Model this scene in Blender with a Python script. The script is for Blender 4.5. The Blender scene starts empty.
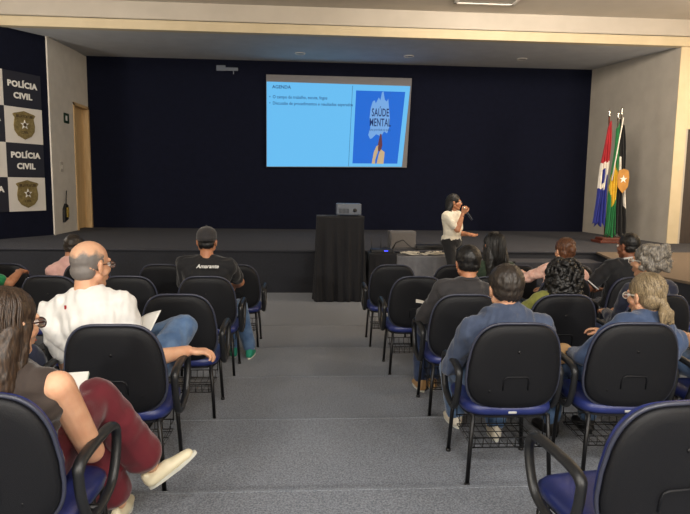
import bpy, math, random
import numpy as np
from mathutils import Vector, Matrix
random.seed(7); rng = np.random.RandomState(7)
D = bpy.data; SC = bpy.context.scene; COL = SC.collection
PI = math.pi
def V(*a): return np.array(a, float)
def nrm(v): v = np.asarray(v, float); return v/max(1e-9, np.linalg.norm(v))
def lerp(a, b, t): return np.asarray(a)*(1-t)+np.asarray(b)*t
def RZ(a): c, s = math.cos(a), math.sin(a); return np.array([[c,-s,0],[s,c,0],[0,0,1.]])
def RX(a): c, s = math.cos(a), math.sin(a); return np.array([[1.,0,0],[0,c,-s],[0,s,c]])
def RY(a): c, s = math.cos(a), math.sin(a); return np.array([[c,0,s],[0,1.,0],[-s,0,c]])
rad = math.radians

# ------------------------------------------------------------------ materials
def lin(c):
    return tuple(((x/255)/12.92 if x/255 <= .04045 else ((x/255+.055)/1.055)**2.4) for x in c)
def mat(name, rgb, rough=.6, rgb2=None, scale=20, stretch=(1,1,1), bump=0., bscale=None, bstretch=None, metal=0, sheen=0, sss=0, coat=0,
        emit=None, es=1., lo=.35, hi=.65, spec=.5, detail=4, trans=0):
    m = D.materials.new(name); m.use_nodes = True
    nt = m.node_tree; b = nt.nodes['Principled BSDF']
    b.inputs['Base Color'].default_value = (*lin(rgb), 1)
    b.inputs['Roughness'].default_value = rough; b.inputs['Metallic'].default_value = metal
    b.inputs['Specular IOR Level'].default_value = spec
    if sheen: b.inputs['Sheen Weight'].default_value = sheen; b.inputs['Sheen Roughness'].default_value = .4
    if sss:
        b.inputs['Subsurface Weight'].default_value = sss; b.inputs['Subsurface Radius'].default_value = (.012,.004,.002)
        b.inputs['Subsurface Scale'].default_value = 1
    if coat: b.inputs['Coat Weight'].default_value = coat
    if trans: b.inputs['Transmission Weight'].default_value = trans
    tc = nt.nodes.new('ShaderNodeTexCoord')
    def noise(sc, st):
        mp = nt.nodes.new('ShaderNodeMapping'); mp.inputs['Scale'].default_value = st
        nt.links.new(tc.outputs['Object'], mp.inputs['Vector'])
        n = nt.nodes.new('ShaderNodeTexNoise'); n.inputs['Scale'].default_value = sc; n.inputs['Detail'].default_value = detail
        nt.links.new(mp.outputs['Vector'], n.inputs['Vector']); return n
    if rgb2 is not None:
        n = noise(scale, stretch); r = nt.nodes.new('ShaderNodeValToRGB')
        r.color_ramp.elements[0].position = lo; r.color_ramp.elements[1].position = hi
        r.color_ramp.elements[0].color = (*lin(rgb), 1); r.color_ramp.elements[1].color = (*lin(rgb2), 1)
        nt.links.new(n.outputs['Fac'], r.inputs['Fac']); nt.links.new(r.outputs['Color'], b.inputs['Base Color'])
    if bump:
        n = noise(bscale or scale, bstretch or stretch); bp = nt.nodes.new('ShaderNodeBump')
        bp.inputs['Strength'].default_value = bump; bp.inputs['Distance'].default_value = .01
        nt.links.new(n.outputs['Fac'], bp.inputs['Height']); nt.links.new(bp.outputs['Normal'], b.inputs['Normal'])
    if emit is not None:
        b.inputs['Emission Color'].default_value = (*lin(emit), 1); b.inputs['Emission Strength'].default_value = es
    return m
M = {}
M['carpet'] = mat('carpet_grey', (86,91,101), .95, (136,141,150), 110, bump=.6, bscale=200, sheen=.1, lo=.34, hi=.66, detail=6)
M['carpet_edge'] = mat('carpet_edge_light_line', (98,103,112), .95, (134,139,147), 110, bump=.4, bscale=200)  # slightly lighter tone imitates light along the step edges
M['stage_carpet'] = mat('stage_carpet', (44,45,52), .95, (58,59,66), 180, bump=.4, bscale=300)
M['wing'] = mat('wing_brown_warm_lit', (94,80,66), .9, (106,92,76), 60, bump=.2, bscale=200)  # brown also carries the warm lamplight falling on the wing floor
M['stage_front'] = mat('stage_front_dark', (27,29,36), .85, (33,35,43), 30, bump=.2, bscale=200)
M['navy_wall'] = mat('navy_acoustic_wall', (9,13,30), .95, (12,16,34), 8, bump=.3, bscale=120, spec=.2)
M['white_wall'] = mat('white_painted_wall', (196,190,180), .75, (203,197,187), 5, bump=.08, bscale=60)
M['grey_wall'] = mat('grey_painted_wall', (166,159,148), .8, (174,167,156), 3, bump=.1, bscale=50)
M['cream'] = mat('cream_paint', (190,175,144), .7, (196,181,151), 4, bump=.06, bscale=60)
M['ceiling'] = mat('ceiling_paint', (176,168,156), .8, (182,174,162), 3, bump=.05, bscale=40)
M['stage_ceiling'] = mat('stage_ceiling_paint', (178,178,178), .8, (186,186,186), 3)
M['door_wood'] = mat('pale_door_wood', (190,158,112), .55, (204,174,128), 6, stretch=(6,6,.5), bump=.1)
M['poster_navy'] = mat('poster_navy', (22,24,38), .5)
M['poster_white'] = mat('poster_white', (208,203,196), .5)
M['gold'] = mat('badge_gold', (140,124,78), .5, (108,94,56), 30, metal=.3, bump=.3)
M['badge_dark'] = mat('badge_dark', (70,54,26), .5)
M['white_letters'] = mat('white_letters', (222,220,214), .5)
M['shell'] = mat('black_plastic_shell', (13,14,19), .52, bump=.25, bscale=500, spec=.35)
M['vinyl'] = mat('blue_vinyl', (34,44,98), .36, (40,50,108), 14, bump=.12, bscale=260, spec=.5)
M['rim'] = mat('charcoal_edge_trim', (54,57,72), .35, spec=.5)
M['steel'] = mat('black_steel', (22,22,24), .38, metal=.3)
M['armpad'] = mat('black_arm_plastic', (30,31,33), .4, bump=.1, bscale=200)
M['plate'] = mat('silver_plate', (190,190,188), .4, metal=.4)
M['velvet'] = mat('black_velvet', (9,10,17), .8, (12,13,21), 30, sheen=.06, bump=.2, bscale=200)
M['silver'] = mat('silver_plastic', (96,104,118), .4)
M['black'] = mat('black_plastic', (18,18,20), .5)
M['speaker_grey'] = mat('speaker_grey', (92,90,90), .7, bump=.6, bscale=220)
M['lit_front'] = mat('grey_lit_front', (104,104,108), .9, (114,114,118), 12, bump=.2)  # grey of the stage front where light falls on it
M['cable_white'] = mat('off_white_cable', (196,188,172), .6)
M['glass'] = mat('spectacle_lens', (230,236,240), .05, trans=.9)
M['frame_dark'] = mat('tortoise_frame', (52,24,20), .3)
M['frame_white'] = mat('white_frame', (228,224,214), .35)
M['paper'] = mat('white_paper', (232,230,224), .7)
M['eye'] = mat('eye_white', (225,220,215), .3)
M['iris'] = mat('iris_brown', (40,24,16), .2)
M['red_wood'] = mat('reddish_wood', (96,44,28), .45, (74,32,20), 6, stretch=(1,8,8), bump=.1)
M['chrome'] = mat('chrome', (210,206,198), .22, metal=1)
SKIN = {
 'fair': mat('skin_fair', (214,166,134), .5, (205,152,120), 18, sss=.12, bump=.05, bscale=300),
 'tan': mat('skin_tan', (190,134,100), .5, (178,120,88), 18, sss=.1, bump=.05, bscale=300),
 'brown': mat('skin_brown', (142,92,66), .5, (130,82,58), 18, sss=.1, bump=.05, bscale=300)}
def hairmat(n, a, b, st=(14,14,1.5), rough=.45): return mat(n, a, rough, b, 14, stretch=st, bump=.22, bscale=22, bstretch=st, lo=.36, hi=.64, detail=8)
def baldmat():
    m = mat('hair_thinning_grey', (205,158,126), .55, bump=.15, bscale=140); nt = m.node_tree; b = nt.nodes['Principled BSDF']
    tc = nt.nodes.new('ShaderNodeTexCoord'); sp_ = nt.nodes.new('ShaderNodeSeparateXYZ'); nt.links.new(tc.outputs['Object'], sp_.inputs[0])
    mr = nt.nodes.new('ShaderNodeMapRange'); mr.inputs['From Min'].default_value = 1.155; mr.inputs['From Max'].default_value = 1.245; mr.inputs['To Min'].default_value = 1.; mr.inputs['To Max'].default_value = 0.
    nt.links.new(sp_.outputs['Z'], mr.inputs['Value']); n = nt.nodes.new('ShaderNodeTexNoise'); n.inputs['Scale'].default_value = 24; n.inputs['Detail'].default_value = 8; nt.links.new(tc.outputs['Object'], n.inputs['Vector'])
    a = nt.nodes.new('ShaderNodeMath'); a.operation = 'ADD'; nt.links.new(mr.outputs[0], a.inputs[0]); nt.links.new(n.outputs['Fac'], a.inputs[1])
    r = nt.nodes.new('ShaderNodeValToRGB'); r.color_ramp.elements[0].position = .70; r.color_ramp.elements[1].position = 1.0; a.inputs[1].default_value = 0; mr.inputs['To Max'].default_value = -.15; r.color_ramp.elements[0].color = (*lin((208,162,130)),1); r.color_ramp.elements[1].color = (*lin((112,106,102)),1)
    nt.links.new(a.outputs[0], r.inputs['Fac']); nt.links.new(r.outputs['Color'], b.inputs['Base Color']); return m
HAIR = {'black': hairmat('hair_black', (13,12,12), (24,22,22)), 'dark_brown': hairmat('hair_dark_brown', (34,25,19), (72,54,40)),
 'auburn': hairmat('hair_auburn', (56,34,22), (116,74,48)), 'blonde_grey': hairmat('hair_streaked', (72,60,46), (166,146,112), (30,30,1.6)),
 'grey': hairmat('hair_salt_pepper', (70,66,62), (150,142,130)), 'brown_grey': hairmat('hair_brown_grey', (26,22,19), (56,47,40)),
 'bald': baldmat(), 'bald_old': mat('hair_thinning_grey', (176,134,110), .6, (98,92,90), 20, bump=.2, bscale=160, lo=.30, hi=.52, detail=8)}
def fabric(n, c, c2=None, sc=400, bump=.25, sheen=.25, vs=8): return mat(n, c, .85, c2 or tuple(min(255,int(x*1.12)+2) for x in c), vs, sheen=sheen, bump=bump, bscale=sc)
F = {'white': fabric('cotton_white', (214,212,208), (224,222,218)), 'black': fabric('cotton_black', (20,20,23)), 'denim_shirt': fabric('denim_shirt', (52,68,98), (68,85,116), vs=14),
 'denim_dark': fabric('denim_slate', (52,63,86), (66,78,102), vs=14), 'jeans': fabric('jeans_blue', (64,92,130), (88,116,152), vs=14), 'jeans_dark': fabric('jeans_dark', (38,52,84), (54,70,102), vs=14),
 'maroon': fabric('maroon_cloth', (88,16,29), (102,22,35)), 'brown_sheer': fabric('dark_brown_top', (50,40,36), (60,50,44)), 'pink': fabric('pale_pink_cloth', (214,164,156), (226,180,170)),
 'peach': fabric('peach_floral', (222,166,146), (240,200,184), vs=40), 'green': fabric('bright_green', (22,112,66)), 'dark_green': fabric('dark_green', (40,54,38)), 'olive': fabric('olive_knit', (128,130,60), (144,146,74), vs=30),
 'blouse': fabric('cream_blouse', (222,214,196), (230,224,208)), 'charcoal': fabric('charcoal_cloth', (44,42,44)), 'navy': fabric('navy_cloth', (26,30,48)), 'grey_light': fabric('light_grey_cloth', (170,176,186))}
M['shoe_cream'] = mat('cream_leather', (226,216,186), .4); M['shoe_green'] = mat('green_canvas', (26,134,108), .7, bump=.2)
M['shoe_tan'] = mat('tan_leather', (176,138,92), .5); M['shoe_black'] = mat('black_leather', (22,20,20), .4); M['shoe_white'] = mat('white_leather', (214,206,190), .5)
M['sole'] = mat('pale_sole', (205,205,195), .6)

# ------------------------------------------------------------------ object helpers
def tag(o, label=None, cat=None, group=None, kind=None):
    if label: o['label'] = label
    if cat: o['category'] = cat
    if group: o['group'] = group
    if kind: o['kind'] = kind
    return o
def empty(name, loc=(0,0,0), rz=0, label=None, cat=None, group=None):
    o = D.objects.new(name, None); COL.objects.link(o); o.location = loc; o.rotation_euler = (0,0,rz); o.empty_display_size = .1
    return tag(o, label, cat, group)
def link(name, me, m, parent=None, smooth=True):
    o = D.objects.new(name, me); COL.objects.link(o)
    for mm in (m if isinstance(m, (list, tuple)) else [m]):
        if mm: me.materials.append(mm)
    if smooth: me.polygons.foreach_set('use_smooth', [True]*len(me.polygons))
    if parent: o.parent = parent
    return o
class MB:
    def __init__(s): s.v = []; s.f = []; s.mi = []; s.n = 0
    def add(s, v, f, mi=0):
        s.v.append(np.asarray(v, float).reshape(-1,3)); s.f += [tuple(i+s.n for i in q) for q in f]; s.mi += [mi]*len(f); s.n += len(s.v[-1]); return s
    def box(s, c, d, R=None, mi=0):
        h = np.asarray(d)/2; P = np.array([[x,y,z] for x in (-1,1) for y in (-1,1) for z in (-1,1)])*h
        if R is not None: P = P@np.asarray(R).T
        return s.add(P+np.asarray(c), [(0,1,3,2),(4,6,7,5),(0,4,5,1),(2,3,7,6),(0,2,6,4),(1,5,7,3)], mi)
    def b2(s, a, b, mi=0): a = V(*a); b = V(*b); return s.box((a+b)/2, abs(b-a), mi=mi)
    def prism(s, pts, z0, z1, mi=0, axis='z'):
        n = len(pts); A = [(p[0],p[1],z0) for p in pts]+[(p[0],p[1],z1) for p in pts]; A = np.array(A, float)
        if axis == 'y': A = A[:,[0,2,1]]
        if axis == 'x': A = A[:,[2,0,1]]
        return s.add(A, [tuple(range(n))[::-1], tuple(range(n,2*n))]+[(i,(i+1)%n,(i+1)%n+n,i+n) for i in range(n)], mi)
    def tube(s, path, r, n=10, closed=False, flat=None, mi=0, caps=True):
        P = np.array(path, float); k = len(P); rr = np.full(k, r, float) if np.isscalar(r) else np.array(r, float)
        T = np.gradient(P, axis=0) if not closed else (np.roll(P,-1,0)-np.roll(P,1,0))
        T /= np.maximum(np.linalg.norm(T, axis=1, keepdims=True), 1e-9)
        up = V(0,0,1) if abs(T[0][2]) < .9 else V(1,0,0)
        a = nrm(np.cross(T[0], up)); rings = []
        for i in range(k):
            a = nrm(a-T[i]*(a@T[i])); b = np.cross(T[i], a)
            for j in range(n):
                t = 2*PI*j/n; rings.append(P[i]+(a*math.cos(t)*(flat or 1)+b*math.sin(t))*rr[i])
        f = []
        for i in range(k if closed else k-1):
            for j in range(n): f.append((i*n+j, i*n+(j+1)%n, ((i+1)%k)*n+(j+1)%n, ((i+1)%k)*n+j))
        if not closed and caps: f += [tuple(range(n))[::-1], tuple((k-1)*n+j for j in range(n))]
        return s.add(rings, f, mi)
    def cap(s, a, b, ra, rb, n=14, mi=0, ax=None, fl=1.):
        a = V(*a); b = V(*b); d = b-a; L = np.linalg.norm(d); t = d/L if L > 1e-6 else V(0,0,1)
        u = nrm(np.cross(t, ax if ax is not None else (V(0,0,1) if abs(t[2]) < .9 else V(1,0,0)))); w = np.cross(t, u)
        R = []; hs = 5
        for i in range(1, hs+1): q = PI/2*i/hs; R.append((a-t*ra*math.cos(q), ra*math.sin(q)))
        for i in range(0, hs): q = PI/2*i/hs; R.append((b+t*rb*math.sin(q), rb*math.cos(q)))
        v = [a-t*ra]; f = []
        for c, r in R:
            for j in range(n): q = 2*PI*j/n; v.append(c+u*math.cos(q)*r+w*math.sin(q)*r*fl)
        v.append(b+t*rb); m = len(R)
        for j in range(n): f.append((0, 1+(j+1)%n, 1+j)); f.append((1+(m-1)*n+j, 1+(m-1)*n+(j+1)%n, len(v)-1))
        for i in range(m-1):
            for j in range(n): f.append((1+i*n+j, 1+i*n+(j+1)%n, 1+(i+1)*n+(j+1)%n, 1+(i+1)*n+j))
        return s.add(v, f, mi)
    def ell(s, c, r, R=None, n=18, m=12, mi=0):
        v = [(0,0,-1)]; f = []
        for i in range(1, m):
            q = -PI/2+PI*i/m
            for j in range(n): p = 2*PI*j/n; v.append((math.cos(q)*math.cos(p), math.cos(q)*math.sin(p), math.sin(q)))
        v.append((0,0,1)); P = np.array(v)*np.asarray(r if not np.isscalar(r) else (r,r,r))
        if R is not None: P = P@np.asarray(R).T
        for j in range(n): f.append((0, 1+(j+1)%n, 1+j)); f.append((1+(m-2)*n+j, 1+(m-2)*n+(j+1)%n, len(v)-1))
        for i in range(m-2):
            for j in range(n): f.append((1+i*n+j, 1+i*n+(j+1)%n, 1+(i+1)*n+(j+1)%n, 1+(i+1)*n+j))
        return s.add(P+np.asarray(c), f, mi)
    def mesh(s, name):
        me = D.meshes.new(name); me.from_pydata(np.vstack(s.v).tolist(), [], s.f)
        me.polygons.foreach_set('material_index', s.mi); me.update(); return me
    def build(s, name, m, parent=None, smooth=False, bevel=0, seg=2):
        o = link(name, s.mesh(name), m, parent, smooth)
        if bevel:
            b = o.modifiers.new('b', 'BEVEL'); b.width = bevel; b.segments = seg; b.limit_method = 'ANGLE'; b.angle_limit = rad(40)
        return o
def wob(P, sc, seed=0):   # cheap smooth pseudo noise, about -1..1
    r = np.random.RandomState(seed); out = 0
    for k in range(4):
        d = r.randn(3); e = r.randn(3); ph = r.rand(2)*6
        out = out+np.sin(P@d*sc*(1+.35*k)+ph[0]+1.3*np.sin(P@e*sc*.7+ph[1]))/(1+.25*k)
    return out/2.6
def blob(name, mb, voxel, m, parent, smooth=3, disp=None):
    o = link(name, mb.mesh(name), m, None, False)
    r = o.modifiers.new('r', 'REMESH'); r.mode = 'VOXEL'; r.voxel_size = voxel; r.use_smooth_shade = True
    if smooth: q = o.modifiers.new('s', 'SMOOTH'); q.factor = .5; q.iterations = smooth
    dg = bpy.context.evaluated_depsgraph_get(); me = D.meshes.new_from_object(o.evaluated_get(dg))
    o.modifiers.clear(); old = o.data; o.data = me; D.meshes.remove(old); me.name = name
    if disp is not None:
        n = len(me.vertices); co = np.empty(n*3); me.vertices.foreach_get('co', co); co = co.reshape(-1,3)
        no = np.empty(n*3); me.vertices.foreach_get('normal', no); no = no.reshape(-1,3)
        co = co+no*disp(co)[:,None]; me.vertices.foreach_set('co', co.ravel()); me.update()
    me.polygons.foreach_set('use_smooth', [True]*len(me.polygons))
    if parent: o.parent = parent
    return o
def struct(mb, name, m, bevel=0): return tag(mb.build(name, m, bevel=bevel), kind='structure')
def text(name, body, size, loc, rot, m, parent=None, bold=0, ext=.002, align='CENTER', sx=1, shear=0):
    c = D.curves.new(name, 'FONT'); c.body = body; c.size = size; c.extrude = ext; c.offset = bold; c.align_x = align; c.align_y = 'CENTER'; c.shear = shear; c.resolution_u = 3; c.space_character = 1.0+bold*14
    c.materials.append(m); o = D.objects.new(name, c); COL.objects.link(o); o.location = loc; o.rotation_euler = rot; o.scale = (sx,1,1)
    dg = bpy.context.evaluated_depsgraph_get(); me = D.meshes.new_from_object(o.evaluated_get(dg)); D.objects.remove(o)
    o = D.objects.new(name, me); COL.objects.link(o); o.location = loc; o.rotation_euler = rot; o.scale = (sx,1,1)
    if parent: o.parent = parent
    return o

# ------------------------------------------------------------------ the room
EDGE = [9.62, 7.19, 6.01, 4.95, 3.91, 2.87, 1.85, .8, -.25, -1.3, -2.35]
RS = .045; ZS = .702; YS = 9.62
def tread(y): return RS*sum(1 for e in EDGE[1:] if y < e)
prof = [(YS+.6, 0)]
for k, e in enumerate(EDGE[1:], 1): prof += [(e, RS*(k-1)), (e, RS*k)]
prof += [(-5, RS*(len(EDGE)-1)), (-5, -.2), (YS+.6, -.2)]
struct(MB().prism(prof, -8.5, 9, axis='x'), 'floor', M['carpet'])
nz = MB()
for k, e in enumerate(EDGE[1:], 1): nz.b2((-8.4,e-.022,RS*k-.012),(8.9,e+.005,RS*k+.0025))
struct(nz, 'trim_edge_light_line', M['carpet_edge'], .003)  # added strips draw the line between lit and shaded treads
# stage: floor, front, right hand wing
struct(MB().b2((-8.5,YS+.02,.0),(9,14.6,ZS-.03)), 'stage_base', M['stage_front'])
struct(MB().b2((-8.5,YS,ZS-.03),(9,14.6,ZS), 0), 'stage_floor', M['stage_carpet'], .008)
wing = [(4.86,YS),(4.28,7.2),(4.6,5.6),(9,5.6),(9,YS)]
struct(MB().prism(wing, .0, ZS-.03), 'trim_wing_side', M['stage_front'])
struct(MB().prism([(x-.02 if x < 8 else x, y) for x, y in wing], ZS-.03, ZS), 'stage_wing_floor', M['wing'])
struct(MB().b2((2.75,9.12,0),(4.72,YS,.585)), 'stage_step', M['stage_carpet'], .01)
struct(MB().b2((-4.87,14.12,0),(6.75,14.3,4.55)), 'wall_back', M['navy_wall'])
# left stage wall with door opening (door Y 13.2..14.05, z up to 3.4)
lw = MB(); lw.b2((-5.02,12.05,ZS),(-4.87,13.22,4.5)); lw.b2((-5.02,13.22,3.40),(-4.87,14.12,4.5)); struct(lw, 'wall_stage_left', M['white_wall'])
dj = MB(); dj.b2((-5.04,13.22,ZS),(-4.85,13.28,3.40)); dj.b2((-5.04,14.06,ZS),(-4.85,14.12,3.40)); dj.b2((-5.04,13.22,3.34),(-4.85,14.12,3.40))
struct(dj, 'trim_door_frame', M['door_wood'])
dl = struct(MB().b2((-5.03,13.28,ZS+.01),(-4.985,13.62,3.34)), 'door_1', M['door_wood'])
dl2 = struct(MB().b2((-5.03,13.65,ZS+.01),(-4.985,14.06,3.34)), 'door_2', M['door_wood'])
struct(MB().b2((-5.4,13.0,ZS),(-5.3,14.4,3.6)), 'wall_corridor', M['white_wall'])
# splayed poster wall
TH = rad(28); PD = V(math.sin(TH), math.cos(TH), 0); PN = V(math.cos(TH), -math.sin(TH), 0); P0 = V(-4.87, 12.1, 0)
a = P0; b = P0-PD*5.4
struct(MB().prism([(a[0],a[1]),(b[0],b[1]),(b[0]-.2,b[1]+.1),(a[0]-.2,a[1]+.0)], 0, 4.45), 'wall_poster', M['navy_wall'])
struct(MB().b2((-8.5,-5,0),(-7.4,7.6,4.95)), 'wall_left', M['cream'])
struct(MB().b2((-8.5,-5.2,0),(9,-5,4.95)), 'wall_rear', M['cream'])
struct(MB().b2((8.4,-5,0),(8.6,11.3,4.95)), 'wall_right', M['cream'])
struct(MB().prism([(6.72,14.12),(7.03,11.22),(7.3,11.22),(7.3,14.3),(6.72,14.3)], ZS, 4.55), 'wall_stage_right', M['grey_wall'])
pl = MB(); pl.b2((7.03,11.2,ZS),(7.25,11.4,4.45)); pl.b2((7.25,11.2,2.90),(8.6,11.4,4.41)); struct(pl, 'wall_pillar', M['cream'])
struct(MB().b2((7.25,11.26,ZS),(8.6,11.3,2.90)), 'door_3', mat('dark_brown_panel', (52,44,40), .7, (60,50,44), 5, stretch=(8,1,.5)))
# ceilings and proscenium beam
sc_ = MB(); sc_.prism([(14.2,4.52),(11.2,4.42),(11.2,4.6),(14.2,4.7)], -8.5, 9, axis='x'); struct(sc_, 'ceiling_stage', M['stage_ceiling'])
struct(MB().b2((-8.5,11.14,4.41),(9,11.3,4.575)), 'trim_beam', M['cream'], .004)
struct(MB().b2((-8.5,11.20,4.575),(9,11.4,4.95)), 'trim_fascia', M['ceiling'])
struct(MB().b2((-8.5,-5.2,4.9),(9,11.2,5.1)), 'ceiling', M['ceiling'])

# ceiling fixtures
def ceil_lamp(x, y, w, d, z, label, em, lit):
    t = empty('ceiling_light', (x,y,z), 0, label, 'ceiling light', 'square ceiling luminaires' if lit else None)
    f = MB()
    for s in (-1,1): f.b2((s*w/2,-d/2,-.04),(s*(w/2-.05),d/2,.0)); f.b2((-w/2,s*d/2,-.04),(w/2,s*(d/2-.05),.0))
    f.build('frame', M['poster_white'], t)
    MB().b2((-w/2+.05,-d/2+.05,-.025),(w/2-.05,d/2-.05,-.015)).build('diffuser', em, t)
    return t
off = mat('unlit_diffuser', (150,146,138), .5)
ceil_lamp(3.05, 10.08, 1.05, 1.05, 4.9, 'large square ceiling light switched off above the front rows', off, False)
for x, y, lb in [(4.6,12.95,'small round recessed downlight on the right of the stage ceiling'),(2.17,13.0,'small round recessed downlight above the right half of the screen'),(-.12,13.05,'small round recessed downlight above the left half of the screen')]:
    z = 4.52-(14.2-y)*.0333
    t = empty('downlight', (x,y,z), 0, lb, 'downlight')
    MB().tube([(.1*math.cos(q),.1*math.sin(q),-.006) for q in np.linspace(0,2*PI,25)[:-1]], .014, 6, closed=True).build('trim_ring', M['poster_white'], t, True)
    MB().prism([(.09*math.cos(q),.09*math.sin(q)) for q in np.linspace(0,2*PI,25)[:-1]], -.012, -.002).build('lens', off, t)
# lit ceiling lamps over the audience (behind the frame of the photograph), real emitters
def lamp(x, y, w, col, p, z=4.86, d=None):
    l = D.lights.new('ceiling_or_fill_lamp', 'AREA'); l.shape = 'RECTANGLE'; l.size = w; l.size_y = d or w; l.energy = p; l.color = col
    o = D.objects.new('ceiling_or_fill_lamp', l); COL.objects.link(o); o.location = (x,y,z)  # shared by the rear ceiling lamps and the added fill lights
    return o
COOL = (1.,.95,.88); WARM = (1.,.72,.42)
for x in (-3.2, 0.2, 3.6):
    for y, p in ((-.4,80),(-3.4,170)): lamp(x, y, .9, COOL, p)
def aimed(loc, tgt, w, h_, col, p):
    o = lamp(loc[0], loc[1], w, col, p, loc[2], h_); o.rotation_euler = (Vector(tgt)-Vector(loc)).to_track_quat('-Z','Y').to_euler(); return o
aimed((-3.2,-4.8,3.1), (-1.5,5,.4), .35, .25, COOL, 150); aimed((3.4,-4.8,3.1), (1.5,5,.4), .35, .25, COOL, 150)   # added low fill from the rear, throws shade beyond each step edge
# added unseen fill lights aimed at the ceiling, the stage walls and stage ceiling
aimed((-7.2,7.0,3.7), (-1,10.6,4.9), .3, 2.5, WARM, 34); aimed((8.1,7.0,3.7), (3,10.6,4.9), .3, 2.5, WARM, 52)
aimed((0,7.5,4.3), (.5,11.2,4.9), 4, .3, (1.,.86,.68), 26)
aimed((-3.5,7.8,4.6), (-4.0,14,2.6), 1.2, .4, (1.,.92,.82), 30); aimed((3.0,7.8,4.6), (6.5,13.5,2.6), 1.2, .4, (1.,.88,.74), 150)
aimed((-6.4,8.2,2.6), (2,13.2,4.6), .8, .8, (1.,.95,.88), 75); aimed((7.6,8.2,2.6), (1,13.2,4.6), .8, .8, (1.,.95,.88), 60)
lamp(7.4, 9.0, .35, WARM, 60, 4.6); lamp(6.6, 5.8, .35, WARM, 60, 4.6)
w = D.worlds.new('room_ambient'); SC.world = w; w.use_nodes = True
w.node_tree.nodes['Background'].inputs[0].default_value = (.5,.52,.6,1); w.node_tree.nodes['Background'].inputs[1].default_value = .05

# ------------------------------------------------------------------ police posters on the splayed wall
PR = (PI/2, 0, math.atan2(PD[1], PD[0]))
def pw(s, z, off=.0): q = P0+PD*s+PN*off; return (q[0], q[1], z)
CW = .77; SX0 = -.215
def wall_panel(s0, s1, z0, z1, kind, label):
    c = pw((s0+s1)/2, (z0+z1)/2, .006); t = empty('wall_poster', c, 0, label, 'poster', 'police posters in a checkerboard'); t.rotation_euler = PR
    h = (z1-z0)/2; w2 = (s1-s0)/2
    MB().box((0,0,0), (2*w2,2*h,.012)).build('panel', M['poster_white'] if kind == 'badge' else M['poster_navy'], t)
    if kind == 'text':
        text('lettering', 'POLÍCIA', .142, (0,.09,.008), (0,0,0), M['white_letters'], t, bold=.0065, sx=1.06)
        text('lettering', 'CIVIL', .142, (.0,-.11,.008), (0,0,0), M['white_letters'], t, bold=.0065, sx=1.06)
    else:
        pts = [(-.16,.19),(-.19,.17),(-.155,.12),(-.175,.0),(-.165,-.09),(-.11,-.17),(0,-.225),(.11,-.17),(.165,-.09),(.175,0),(.155,.12),(.19,.17),(.16,.19),(.1,.205),(0,.235),(-.1,.205)]
        MB().prism([(x*1.25,y*1.12) for x, y in pts], .006, .018).build('shield', M['gold'], t, bevel=.004)
        st = [(math.sin(2*PI*i/10)*(.088 if i % 2 == 0 else .036), math.cos(2*PI*i/10)*(.088 if i % 2 == 0 else .036)+.015) for i in range(10)]
        MB().prism(st, .018, .026).build('star', M['white_letters'], t)
        MB().prism([(.034*math.cos(q),.034*math.sin(q)+.015) for q in np.linspace(0,2*PI,21)[:-1]], .026, .03).build('star_centre', M['badge_dark'], t)
        MB().b2((-.17,.140,.018),(.17,.190,.022)).build('banner', M['badge_dark'], t)
        text('lettering', 'POLÍCIA', .062, (0,.162,.023), (0,0,0), M['gold'], t, bold=.001)
        text('lettering', 'CIVIL', .062, (0,-.125,.019), (0,0,0), M['badge_dark'], t, bold=.002)
Z = [1.185, 1.805, 2.425, 3.065, 3.69]
c1 = (SX0-CW, SX0); c2 = (SX0-2*CW, SX0-CW)
wall_panel(*c1, Z[3], Z[4], 'text', 'navy poster with white POLÍCIA CIVIL lettering at the top right of the checkerboard')
wall_panel(*c1, Z[2], Z[3], 'badge', 'white poster with gold police badge between the two full POLÍCIA CIVIL posters')
wall_panel(*c1, Z[1], Z[2], 'text', 'navy poster with white POLÍCIA CIVIL lettering between two gold badge posters')
wall_panel(*c1, Z[0], Z[1], 'badge', 'white poster with gold police badge at the bottom of the wall checkerboard')
wall_panel(*c2, Z[3], Z[4], 'badge', 'white poster cut by the left edge, top of the checkerboard')
wall_panel(*c2, Z[2], Z[3], 'text', 'navy lettered poster cut by the left edge, showing only a final A, upper one')
wall_panel(*c2, Z[1], Z[2], 'badge', 'white gold-badge poster cut by the left edge, lower one')
wall_panel(*c2, Z[0], Z[1], 'text', 'navy lettered poster cut by the left edge, showing only IA and L, lower one')

# small things on the left stage wall
t = empty('exit_sign', (-4.865,12.83,3.02), 0, 'small dark green safety sign on the white stage wall', 'sign')
MB().box((0,0,0),(.012,.26,.20)).build('plate', mat('sign_green', (24,52,36), .5), t); MB().b2((.006,-.05,-.05),(.01,.03,.05)).build('symbol', M['white_letters'], t)
t = empty('switch_plate', (-4.865,12.49,2.03), 0, 'small pale switch plate on the white stage wall', 'switch')
MB().box((0,0,0),(.012,.14,.2)).build('plate', M['grey_wall'], t, bevel=.004); MB().b2((.006,-.02,-.04),(.014,.02,.04)).build('rocker', M['poster_white'], t)
t = empty('wall_bracket', (-4.865,12.52,1.14), 0, 'small black and yellow bracket with a thin rod low on the white stage wall', 'bracket')
MB().prism([(-.10,-.22),(.10,-.16),(.12,.12),(.02,.16),(-.08,.05)], .0, .05, axis='x').build('plate', M['black'], t, bevel=.006)
MB().b2((.05,-.0,-.12),(.07,.08,.08)).build('yellow_panel', mat('dull_yellow', (150,126,50), .6), t)
MB().tube([(.03,0,.0),(.05,.03,.42)], .012, 8).build('rod', M['black'], t, True)
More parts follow.
